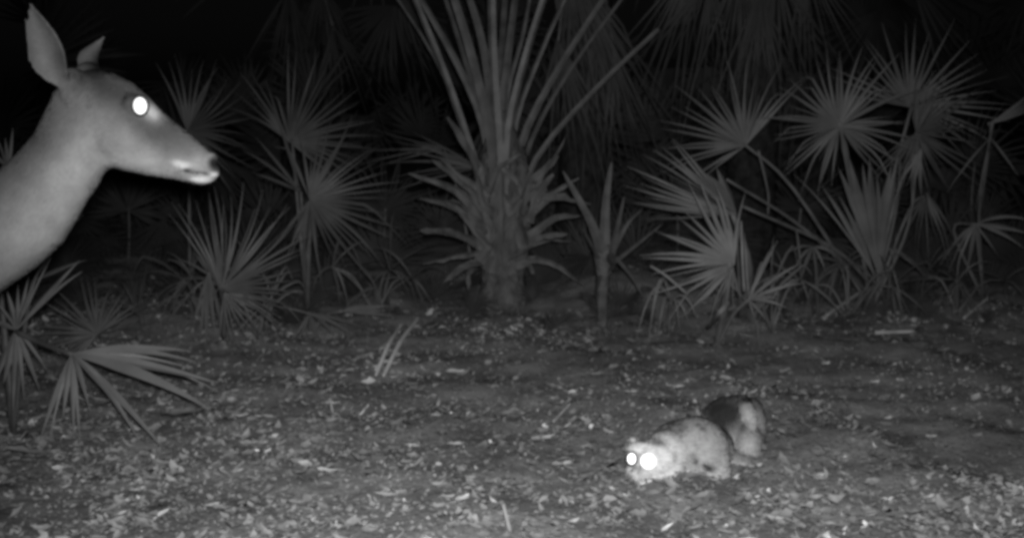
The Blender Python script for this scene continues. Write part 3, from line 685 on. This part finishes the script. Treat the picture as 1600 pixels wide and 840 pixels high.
def fur(name, body, parent, count, length, width, flow_fn, lift, mask_fn, mat, seed, tone_jit=0.25):
    """short hairs lying over a body: thin blades sampled over its surface"""
    me = body.data; me.calc_loop_triangles()
    co, no = mesh_arrays(me)
    tone = np.empty(len(co), dtype=np.float32); me.attributes['tone'].data.foreach_get('value', tone)
    tri = np.empty(len(me.loop_triangles) * 3, dtype=np.int32); me.loop_triangles.foreach_get('vertices', tri); tri = tri.reshape(-1, 3)
    a, b, c = co[tri[:, 0]], co[tri[:, 1]], co[tri[:, 2]]
    area = np.linalg.norm(np.cross(b - a, c - a), axis=1) * mask_fn((a + b + c) / 3)
    r = np.random.RandomState(seed)
    idx = r.choice(len(tri), count, p=area / area.sum())
    u, v = r.rand(count), r.rand(count); sw = u + v > 1; u[sw] = 1 - u[sw]; v[sw] = 1 - v[sw]
    t = tri[idx]
    P = co[t[:, 0]] * (1 - u - v)[:, None] + co[t[:, 1]] * u[:, None] + co[t[:, 2]] * v[:, None]
    N = no[t[:, 0]]; T = tone[t[:, 0]] * (1 + tone_jit * r.randn(count).clip(-1.5, 1.8))
    fl = flow_fn(P) + r.randn(count, 3) * 0.22
    fl = fl - N * (fl * N).sum(1)[:, None]; fl /= np.linalg.norm(fl, axis=1)[:, None] + 1e-9
    L = length * (0.6 + 0.8 * r.rand(count))
    D = fl + N * (lift * (0.5 + r.rand(count)))[:, None]; D /= np.linalg.norm(D, axis=1)[:, None]
    S = np.cross(D, N); S /= np.linalg.norm(S, axis=1)[:, None] + 1e-9
    P = P - N * 0.0006
    V = np.stack([P - S * width, P + S * width, P + D * (L * 0.6)[:, None] + S * width * .7, P + D * L[:, None] - N * (0.15 * L)[:, None]], 1).reshape(-1, 3)
    k = np.arange(count) * 4
    F = np.stack([k, k + 1, k + 2, k + 3], 1)
    nm = bpy.data.meshes.new(name); nm.from_pydata(V.tolist(), [], F.tolist())
    set_tone(nm, np.repeat(T, 4).clip(0.01, 0.9)); nm.materials.append(mat); nm.update()
    nm.polygons.foreach_set('use_smooth', [True] * len(nm.polygons))
    # hairs share the shading of the skin below them
    nn = np.repeat(N + 0.25 * r.randn(count, 3), 4, axis=0); nn /= np.linalg.norm(nn, axis=1)[:, None]
    nm.normals_split_custom_set_from_vertices(nn.tolist())
    o = bpy.data.objects.new(name, nm); o.parent = parent; COL.objects.link(o)
    o['kind'] = 'stuff'
    return o
def ellipsoid(V, F, c, r, rot=None, seg=20, rings=12):
    off = len(V)
    for i in range(rings + 1):
        ph = math.pi * i / rings
        for k in range(seg):
            a = 2 * math.pi * k / seg
            p = Vector((r[0] * math.sin(ph) * math.cos(a), r[1] * math.sin(ph) * math.sin(a), r[2] * math.cos(ph)))
            if rot is not None: p = rot @ p
            V.append(c + p)
    for i in range(rings):
        for k in range(seg):
            F.append((off + i * seg + k, off + i * seg + (k + 1) % seg, off + (i + 1) * seg + (k + 1) % seg, off + (i + 1) * seg + k))
def capsule(V, F, pts, radii, seg=14):
    v, f = tube_geo([Vector(p) for p in pts], radii, seg, 1.0, len(V))
    V.extend(v); F.extend(f)
    ellipsoid(V, F, Vector(pts[0]), (radii[0],) * 3, None, 12, 8); ellipsoid(V, F, Vector(pts[-1]), (radii[-1],) * 3, None, 12, 8)
def eye(parent, p, r, aspect=1.0, dark_rim=True, dome=0.11, ball=True):
    """eyeball with a reflecting back that faces the lamp, in a dark lid"""
    n = ((C0 + LAMP_POS) / 2 - p).normalized()
    sx = n.cross(Vector((0, 0, 1))).normalized(); sz = sx.cross(n).normalized()
    V, F = [], []
    rings, seg = 6, 24
    V.append(p + n * (dome * r))
    for i in range(1, rings + 1):
        q = i / rings
        for k in range(seg):
            a = 2 * math.pi * k / seg
            V.append(p + sx * (r * aspect * q * math.cos(a)) + sz * (r * q * math.sin(a)) + n * (dome * r * (1 - q * q)))
    for k in range(seg): F.append((0, 1 + k, 1 + (k + 1) % seg))
    for i in range(rings - 1):
        for k in range(seg):
            a0 = 1 + i * seg
            F.append((a0 + k, a0 + seg + k, a0 + seg + (k + 1) % seg, a0 + (k + 1) % seg))
    e = mesh_obj('eye', V, F, M_TAPETUM, parent)
    if dark_rim:
        V, F = [], []
        s2 = 8
        for k in range(seg):
            a = 2 * math.pi * k / seg
            rad = sx * (aspect * math.cos(a)) + sz * math.sin(a)
            c = p + rad * (r * 1.06)
            for j in range(s2):
                b_ = 2 * math.pi * j / s2
                V.append(c + rad * (0.0026 * math.cos(b_)) + n * (0.003 * math.sin(b_) - 0.001))
        for k in range(seg):
            for j in range(s2):
                F.append((k * s2 + j, k * s2 + (j + 1) % s2, ((k + 1) % seg) * s2 + (j + 1) % s2, ((k + 1) % seg) * s2 + j))
        mesh_obj('eyelid', V, F, M_DARK, e)
    return e

# ---- deer
def build_deer():
    D = 2.42
    S = PXM(D)
    def w2(u, v, dy=0.0):
        # position in the deer's own plane of symmetry (parallel to the picture)
        return at(u, v, D + dy)
    base = floor_at(-640, D)
    deer = thing('deer', 'deer at left in profile, head raised, one eye shining white', 'deer', base)
    V, F = [], []
    secs = [((339, 252), (342, 268), .012), ((333, 243), (341, 276), .022), ((324, 234), (333, 284), .028), ((312, 223), (320, 288), .031), ((295, 208), (300, 286), .034), ((272, 190), (272, 280), .038), ((250, 172), (246, 276), .045),
            ((230, 150), (222, 272), .055), ((208, 131), (198, 267), .062), ((182, 117), (178, 262), .064), ((150, 107), (166, 265), .062), ((118, 114), (158, 276), .060), ((90, 138), (150, 293), .060), ((74, 170), (134, 315), .062),
            ((57, 206), (117, 345), .066), ((30, 237), (95, 381), .072), ((0, 265), (54, 419), .082), ((-45, 287), (0, 456), .095), ((-110, 305), (-70, 520), .118), ((-190, 312), (-150, 585), .140), ((-290, 315), (-270, 628), .155),
            ((-400, 325), (-400, 640), .165), ((-520, 325), (-520, 635), .168), ((-650, 318), (-650, 610), .160), ((-760, 320), (-750, 570), .150), ((-840, 345), (-825, 530), .115), ((-885, 390), (-875, 480), .06)]
    seg = 28
    for (t, b, wd) in secs:
        T, B = w2(*t), w2(*b); c = (T + B) / 2; a = (T - B) / 2
        for k in range(seg):
            an = 2 * math.pi * k / seg
            sn, cs = math.sin(an), math.cos(an)
            wmod = wd * (1.0 if sn < 0 else 1 - 0.18 * sn)
            V.append(c + a * sn + Vector((0, -1, 0)) * (wmod * math.copysign(abs(cs) ** 0.85, cs)))
    n = len(secs)
    for i in range(n - 1):
        for k in range(seg):
            F.append((i * seg + k, i * seg + (k + 1) % seg, (i + 1) * seg + (k + 1) % seg, (i + 1) * seg + k))
    F.append(tuple(range(seg))[::-1]); F.append(tuple((n - 1) * seg + k for k in range(seg)))
    # cheek, brow, temple, nose pad, lip, chin
    ellipsoid(V, F, w2(186, 215, -.016), (.060, .049, .046))
    ellipsoid(V, F, w2(209, 164, -.030), (.022, .030, .020))
    ellipsoid(V, F, w2(209, 164, .030), (.022, .030, .020))
    ellipsoid(V, F, w2(331, 254, -.004), (.013, .024, .020))
    ellipsoid(V, F, w2(330, 273, -.006), (.016, .020, .007))
    ellipsoid(V, F, w2(314, 280, -.004), (.026, .022, .010))
    ellipsoid(V, F, w2(288, 264, -.014), (.018, .022, .014))
    # ears: cupped thin shells
    def ear(outline_mid, dy0, dyt, wfun, thick, facing):
        nseg = 14; nw = 10; off = len(V)
        front, back = [], []
        for i in range(nseg + 1):
            s = i / nseg
            m = outline_mid(s); wl, wr = wfun(s)
            for k in range(nw + 1):
                e = k / nw * 2 - 1
                pos = Vector(m) + Vector((e * (wr if e > 0 else wl), 0))
                cupd = 0.028 * (e * e) * math.sin(math.pi * min(1, s * 0.9 + 0.05)) * facing
                p = w2(pos.x, pos.y, dy0 + (dyt - dy0) * s - cupd)
                front.append(p + Vector((0, -thick, 0))); back.append(p + Vector((0, thick, 0)))
        m_ = len(front)
        V.extend(front); V.extend(back)
        W = nw + 1
        for i in range(nseg):
            for k in range(nw):
                q = (off + i * W + k, off + i * W + k + 1, off + (i + 1) * W + k + 1, off + (i + 1) * W + k)
                F.append(q); F.append(tuple(x + m_ for x in q[::-1]))
        rim = [i for i in range(W)] + [i * W + nw for i in range(1, nseg + 1)] + [nseg * W + k for k in range(nw - 1, -1, -1)] + [i * W for i in range(nseg - 1, 0, -1)]
        for a in range(len(rim)):
            i0, i1 = rim[a], rim[(a + 1) % len(rim)]
            F.append((off + i1, off + i0, off + i0 + m_, off + i1 + m_))
    # near ear, row by row from its base to the tip: (height, left edge, right edge) in side view
    ROWS_N = [(140, 100, 122), (136, 90, 117), (128, 72, 112), (115, 55, 106), (100, 46.5, 104), (85, 41, 102), (65, 37.5, 95), (50, 37, 86), (40, 37.5, 78.5), (30, 38, 70), (18, 41, 60), (10, 43.5, 52.5), (4, 45, 48)]
    ROWS_F = [(112, 122, 158), (105, 121, 156), (95, 120, 156), (82, 123, 157.5), (75, 132, 160), (65, 148, 163), (60, 157, 165), (56, 163.5, 166)]
    def row(s, ROWS=ROWS_N):
        v_ = ROWS[0][0] + (ROWS[-1][0] - ROWS[0][0]) * s; vs = [r_[0] for r_ in ROWS][::-1]
        return v_, float(np.interp(v_, vs, [r_[1] for r_ in ROWS][::-1])), float(np.interp(v_, vs, [r_[2] for r_ in ROWS][::-1]))
    def mid1(s):
        v_, l_, r_ = row(s); return (l_ * .5 + r_ * .5, v_)
    def w1(s):
        v_, l_, r_ = row(s); return ((r_ - l_) / 2, (r_ - l_) / 2)
    ear(mid1, -.040, -.072, w1, .0045, 1)
    def mid2(s):
        v_, l_, r_ = row(s, ROWS_F); return (l_ * .5 + r_ * .5, v_)
    def w2_(s):
        v_, l_, r_ = row(s, ROWS_F); return ((r_ - l_) / 2, (r_ - l_) / 2)
    ear(mid2, .035, .060, w2_, .0045, -0.5)
    ellipsoid(V, F, w2(114, 130, -.030), (.030, .026, .030))
    ellipsoid(V, F, w2(124, 150, -.028), (.035, .030, .045))
    ellipsoid(V, F, w2(138, 112, .030), (.026, .022, .018))
    # legs: shoulder/elbow/knee/fetlock and hip/stifle/hock/fetlock, hooves on the ground
    zg = gz(base.x, D)
    def leg(u0, side, front):
        y = D + side * 0.085
        x0 = w2(u0, 500).x
        if front:
            pts = [(x0, .46), (x0 - .05, .36), (x0 - .02, .22), (x0 - .015, .07), (x0 + .01, .03), (x0 + .03, 0.012)]
            rad = [.075, .048, .026, .017, .019, .020]
        else:
            pts = [(x0, .52), (x0 + .07, .38), (x0 - .09, .235), (x0 - .07, .07), (x0 - .045, .03), (x0 - .02, 0.012)]
            rad = [.10, .066, .028, .019, .020, .020]
        c = bezier([Vector((px_, y, zg + pz)) for px_, pz in pts], 20)
        rr = [np.interp(i / 20 * 5, range(6), rad) for i in range(21)]
        capsule(V, F, c, rr)
    leg(-235, -1, True); leg(-275, 1, True); leg(-770, -1, False); leg(-735, 1, False)
    # tail
    capsule(V, F, bezier([w2(-868, 400), w2(-905, 440), w2(-900, 520)], 6), [.03, .035, .035, .03, .025, .018, .01])
    body = remeshed('body', V, F, 0.0038, 9, deer, M_FUR, base)
    co, no = mesh_arrays(body.data)
    W = co + np.array(base)
    # coat markings, painted eye glow and ear shade in the deer's side view
    d_ = (W[:, 0]); z_ = W[:, 2]
    # side-view coordinates (same for any camera): back-projected pixel units of the symmetry plane
    O = w2(0, 0); ex = (w2(1000, 0) - O) / 1000; ez = (w2(0, 1000) - O) / 1000
    def side_uv(Wp):
        zz = Wp[:, 2] - CAM_H
        Df = D - 0.045      # plane of the near flank
        dep = Df * math.cos(PITCH) - zz * math.sin(PITCH)
        return 800 + F_PX * Wp[:, 0] / dep, 420 - F_PX * (Df * math.sin(PITCH) + zz * math.cos(PITCH)) / dep
    U, Vv = side_uv(W)
    near = W[:, 1] < D + 0.01
    def blob(cu, cv, ru, rv, ang=0, p=1.0):
        a = math.radians(ang); du, dv = U - cu, Vv - cv
        x = du * math.cos(a) + dv * math.sin(a); y = -du * math.sin(a) + dv * math.cos(a)
        return np.exp(-((x / ru) ** 2 + (y / rv) ** 2) ** p)
    tone = np.full(len(W), 0.27)
    # darker crown and bridge of the nose; paler cheek, throat and front of the neck
    tone -= 0.17 * blob(170, 140, 80, 28, 34)
    tone -= 0.16 * blob(262, 203, 75, 24, 40)
    tone -= 0.08 * blob(235, 215, 45, 16, 38)
    tone += 0.10 * blob(225, 262, 70, 20, 14)
    tone += 0.12 * blob(110, 290, 40, 90, 32)
    tone += 0.05 * blob(60, 370, 90, 60, 40)
    tone -= 0.09 * blob(45, 235, 34, 120, 40)
    tone -= 0.03 * blob(187, 222, 12, 9)
    tone -= 0.24 * blob(143, 84, 30, 30)  # far ear dimmed: shade painted into its coat tone
    tone += 0.50 * blob(233, 174, 16, 9, 48)  # lens glow beside the eye, painted as paler fur here and below
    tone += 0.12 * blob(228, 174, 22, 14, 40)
    # white muzzle ring and chin
    ring = blob(281, 257, 16, 6, 12, 2)
    tone += 0.28 * ring
    tone += 0.34 * blob(312, 283, 22, 6, 0, 2)
    tone += 0.38 * blob(330, 274, 9, 3.4, 0, 2)
    tone += 0.10 * blob(305, 258, 12, 12)
    tone += 0.14 * blob(325, 243, 5, 9, 20)
    pad = blob(330, 257, 9, 13, -18, 2)
    tone = tone * (1 - 0.88 * pad)
    tone += 0.25 * blob(338, 253, 2.2, 8, -28, 2)
    mouth = np.maximum(blob(290, 268.5, 7.5, 4.2, 8, 2), blob(310, 272, 17, 2.0, 8, 2)) * near
    tone = tone * (1 - 0.85 * mouth)
    rs = np.random.RandomState(8)
    tone = tone * (1 + 0.05 * rs.randn(len(tone)))
    # nearest ear: slightly paler rim
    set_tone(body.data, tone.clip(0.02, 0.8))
    dent = 0.004 * mouth + 0.006 * blob(331, 256, 3.5, 5, -18, 2)
    co2 = co - no * dent[:, None]
    body.data.vertices.foreach_set('co', co2.ravel()); body.data.update()
    # near eye
    eye(deer, w2(219, 165.5, -0.064), 13.6 / S, 0.82)
    # far eye, on the other side of the head
    V2, F2 = [], []
    ellipsoid(V2, F2, w2(219, 165, .052), (.016, .010, .016))
    mesh_obj('eye', V2, F2, M_DARK, deer)
    # hooves
    for (u0, side, front) in ((-235, -1, True), (-275, 1, True), (-770, -1, False), (-735, 1, False)):
        x = w2(u0, 500).x + (.03 if front else -.02); V2, F2 = [], []
        for k in (-1, 1):
            off = len(V2)
            v, f = tube_geo([Vector((x - .012, D + side * .085 + k * .011, zg + .045)), Vector((x + .004, D + side * .085 + k * .012, zg + .02)), Vector((x + .022, D + side * .085 + k * .011, zg - .004))], [.013, .016, .009], 8, 1.0, off)
            V2 += v; F2 += f
        mesh_obj('hoof', V2, F2, M_DARK, deer)
    def flow(P):
        Wp = P + np.array(base)
        u_ = side_uv(Wp)[0]
        k = np.clip((u_ - 120) / 60, 0, 1)[:, None]
        head = np.array([-0.8, 0, 0.35])[None]; neck = np.array([-0.6, 0, -0.8])[None]
        return head * k + neck * (1 - k)
    def mask(P):
        Wp = P + np.array(base)
        u_, v_ = side_uv(Wp)
        eyer = (u_ - 219) ** 2 + (v_ - 165) ** 2
        return ((u_ > -90) & (eyer > 21 ** 2) & (u_ < 318) & ~((v_ < 112) & (u_ < 172)) & ~((v_ < 137) & (u_ < 108)) & (Wp[:, 1] < D + 0.06)).astype(float) + 1e-9
    fur('coat_hair', body, deer, 70000, 0.011, 0.0007, flow, 0.11, mask, M_HAIR, 5, 0.09)
build_deer()

# ---- crouching bobcat
def build_cat():
    base = ground(1090, 745)
    cat = thing('bobcat', 'crouching bobcat on the litter at lower right, both eyes shining white', 'bobcat', base)
    V, F = [], []
    def E(u, v, d, rx, ry, rz, rot=None):
        ellipsoid(V, F, at(u, v, d), (rx, ry, rz), rot)
    Rz = lambda a: Matrix.Rotation(math.radians(a), 3, 'Z')
    # head, turned to the left of the camera and held low
    E(1024, 716, 2.90, .054, .056, .048, Rz(-30))
    E(1046, 731, 2.90, .040, .044, .036)           # cheek ruff
    E(998, 735, 2.89, .030, .034, .028)
    E(1001, 739, 2.855, .022, .028, .018, Rz(-30)) # muzzle
    E(1014, 750, 2.865, .028, .024, .012)          # chin
    E(1002, 700, 2.875, .034, .022, .016)          # brow
    # neck and hunched shoulders, one broad mound
    E(1060, 708, 2.96, .070, .075, .072)
    E(1052, 694, 2.98, .056, .065, .052)
    E(1086, 703, 2.99, .086, .090, .084)
    E(1104, 716, 2.97, .058, .075, .062)
    E(1066, 684, 3.02, .062, .07, .044)
    # forelegs folded under the chest, elbow at right
    E(1114, 733, 2.95, .046, .055, .030)
    capsule(V, F, bezier([at(1108, 738, 2.94), at(1075, 748, 2.90), at(1038, 756, 2.85)], 6), [.026, .025, .022, .020, .019, .020, .021])
    capsule(V, F, bezier([at(1080, 742, 2.96), at(1040, 752, 2.91), at(1005, 757, 2.86)], 6), [.022, .022, .020, .019, .018, .019, .020])
    # back dipping, then the high haunches
    E(1114, 698, 3.08, .052, .09, .052)
    E(1044, 706, 2.93, .058, .06, .054)
    E(1140, 672, 3.17, .082, .088, .090)
    E(1152, 668, 3.17, .072, .080, .086)
    E(1170, 690, 3.10, .036, .060, .058, Rz(-8))      # near thigh
    E(1176, 668, 3.14, .034, .060, .078)
    E(1158, 716, 3.06, .034, .050, .018)           # hind paw
    # short tail laid along the hip
    capsule(V, F, bezier([at(1160, 622, 3.12), at(1170, 645, 3.07), at(1176, 668, 3.05)], 6), [.012, .016, .018, .018, .017, .014, .010])
    # ears laid back
    def ear(base_uvd, tip_uvd, w_, th):
        b, t = at(*base_uvd), at(*tip_uvd); off = len(V); ax = t - b
        side = ax.cross(Vector((0.2, 1, 0))).normalized(); nn = side.cross(ax).normalized()
        n = 6
        for i in range(n + 1):
            s = i / n; c = b + ax * s; ww = w_ * (1 - s ** 1.4) + .002; tt = th * (1 - 0.5 * s)
            for a in range(10):
                an = 2 * math.pi * a / 10
                V.append(c + side * (ww * math.cos(an)) + nn * (tt * math.sin(an)))
        for i in range(n):
            for a in range(10):
                F.append((off + i * 10 + a, off + i * 10 + (a + 1) % 10, off + (i + 1) * 10 + (a + 1) % 10, off + (i + 1) * 10 + a))
        F.append(tuple(off + a for a in range(10))[::-1]); F.append(tuple(off + n * 10 + a for a in range(10)))
    ear((996, 700, 2.89), (984, 680, 2.91), .013, .005)
    ear((1042, 702, 2.91), (1056, 684, 2.94), .020, .007)
    body = remeshed('body', V, F, 0.0035, 26, cat, M_CATFUR, base)
    # keep it on the ground
    co, no = mesh_arrays(body.data)
    W = co + np.array(base)
    low = W[:, 2] < 0.002
    # coat markings by position on the body
    O = at(0, 0, 3.0); ex = (at(1000, 0, 3.0) - O) / 1000; ez = (at(0, 1000, 3.0) - O) / 1000
    vd = W - np.array(C0)
    U = 800 + vd[:, 0] / vd[:, 1] * F_PX * (1.0 / math.cos(PITCH)) * 1.0
    # body-axis coordinates: along the spine from head to rump, and height
    head = np.array(at(1010, 720, 2.88)); rump = np.array(at(1150, 670, 3.17))
    ax = rump - head; Lax = np.linalg.norm(ax); ax /= Lax
    s = ((W - head) @ ax) / Lax
    z = W[:, 2]
    rs = np.random.RandomState(3)
    tone = np.full(len(W), 0.44)
    top = np.clip((no[:, 2] - 0.15) / 0.6, 0, 1)
    tone -= 0.13 * top * np.clip(s * 3, 0, 1)                       # dark saddle along the back
    tone -= 0.20 * np.clip((s - 0.62) / 0.2, 0, 1)                  # darker haunches
    tone += 0.22 * np.clip((0.25 - s) / 0.2, 0, 1)                  # pale face, with the eye glow painted into its tone
    for k in range(36):                                             # spots
        i = rs.randint(len(W)); r_ = rs.uniform(.006, .013)
        if s[i] < 0.12: continue
        dd = ((W - W[i]) ** 2).sum(1)
        tone -= 0.20 * np.exp(-(dd / r_ ** 2) ** 2)
    def P_blob(p, r, amt):
        nonlocal tone
        dd = ((W - np.array(p)) ** 2).sum(1); tone = tone + amt * np.exp(-dd / r ** 2)
    P_blob(at(1045, 690, 2.93), .022, -.20)                         # dark ear backs and nape bar
    P_blob(at(1062, 715, 2.93), .012, -.15)
    P_blob(at(1065, 742, 2.90), .012, -.18)
    P_blob(at(1098, 727, 2.90), .012, -.2); P_blob(at(1106, 728, 2.90), .010, -.18); P_blob(at(1085, 690, 2.93), .014, .10)
    P_blob(at(1008, 752, 2.84), .016, .22)                          # white chin
    P_blob(at(1168, 645, 3.07), .026, .26)                          # pale underside of the tail and hip
    P_blob(at(1165, 695, 3.05), .035, .12)
    P_blob(at(1115, 645, 3.1), .045, -.22)
    P_blob(at(1135, 650, 3.08), .04, -.12)
    P_blob(at(997, 733, 2.84), .007, -.25)                          # nose
    # face and shoulder marks, each laid on the skin where it belongs
    zc = W[:, 2] - CAM_H; dp = W[:, 1] * math.cos(PITCH) - zc * math.sin(PITCH)
    pu = 800 + F_PX * W[:, 0] / dp; pv = 420 - F_PX * (W[:, 1] * math.sin(PITCH) + zc * math.cos(PITCH)) / dp
    for (u, v, r_, amt) in [(1059, 704, .008, -.20), (1060, 713, .008, -.20), (1071, 741, .010, -.26), (1066, 743, .008, -.2), (1093, 724, .008, -.26), (1101, 724, .008, -.24), (1042, 747, .006, -.40), (1036, 743, .006, -.22), (994, 737, .008, -.45), (1028, 686, .012, -.30), (1038, 686, .012, -.30),
                            (1062, 667, .010, -.22), (1080, 675, .016, .10), (1046, 701, .012, .18), (993, 747, .008, .2), (1110, 700, .012, -.10), (1118, 735, .009, -.18), (1080, 715, .014, -.10), (1125, 715, .010, -.14), (1005, 700, .006, -.3), (1133, 640, .012, -.1)]:
        c = np.where((abs(pu - u) < 6) & (abs(pv - v) < 6))[0]
        if len(c): P_blob(W[c[np.argmin(W[c, 1])]], r_, amt)
    tone *= 1 + 0.10 * rs.randn(len(W))
    set_tone(body.data, tone.clip(0.03, 0.75))
    eye(cat, at(987, 716, 2.825), 9.8 / PXM(2.83), 0.82, True)
    eye(cat, at(1013, 720, 2.815), 12.8 / PXM(2.82), 1.0, False)
    def flow(P): return np.repeat((ax * 0.9 + np.array([0, 0, -0.35]))[None], len(P), 0)
    e1, e2 = np.array(at(987, 716, 2.83)) - np.array(base), np.array(at(1013, 720, 2.825)) - np.array(base)
    def mask(P):
        return ((((P - e1) ** 2).sum(1) > .021 ** 2) & (((P - e2) ** 2).sum(1) > .024 ** 2)).astype(float) + 1e-9
    fur('fur', body, cat, 50000, 0.014, 0.0009, flow, 0.22, mask, M_HAIR, 9, 0.13)
build_cat()
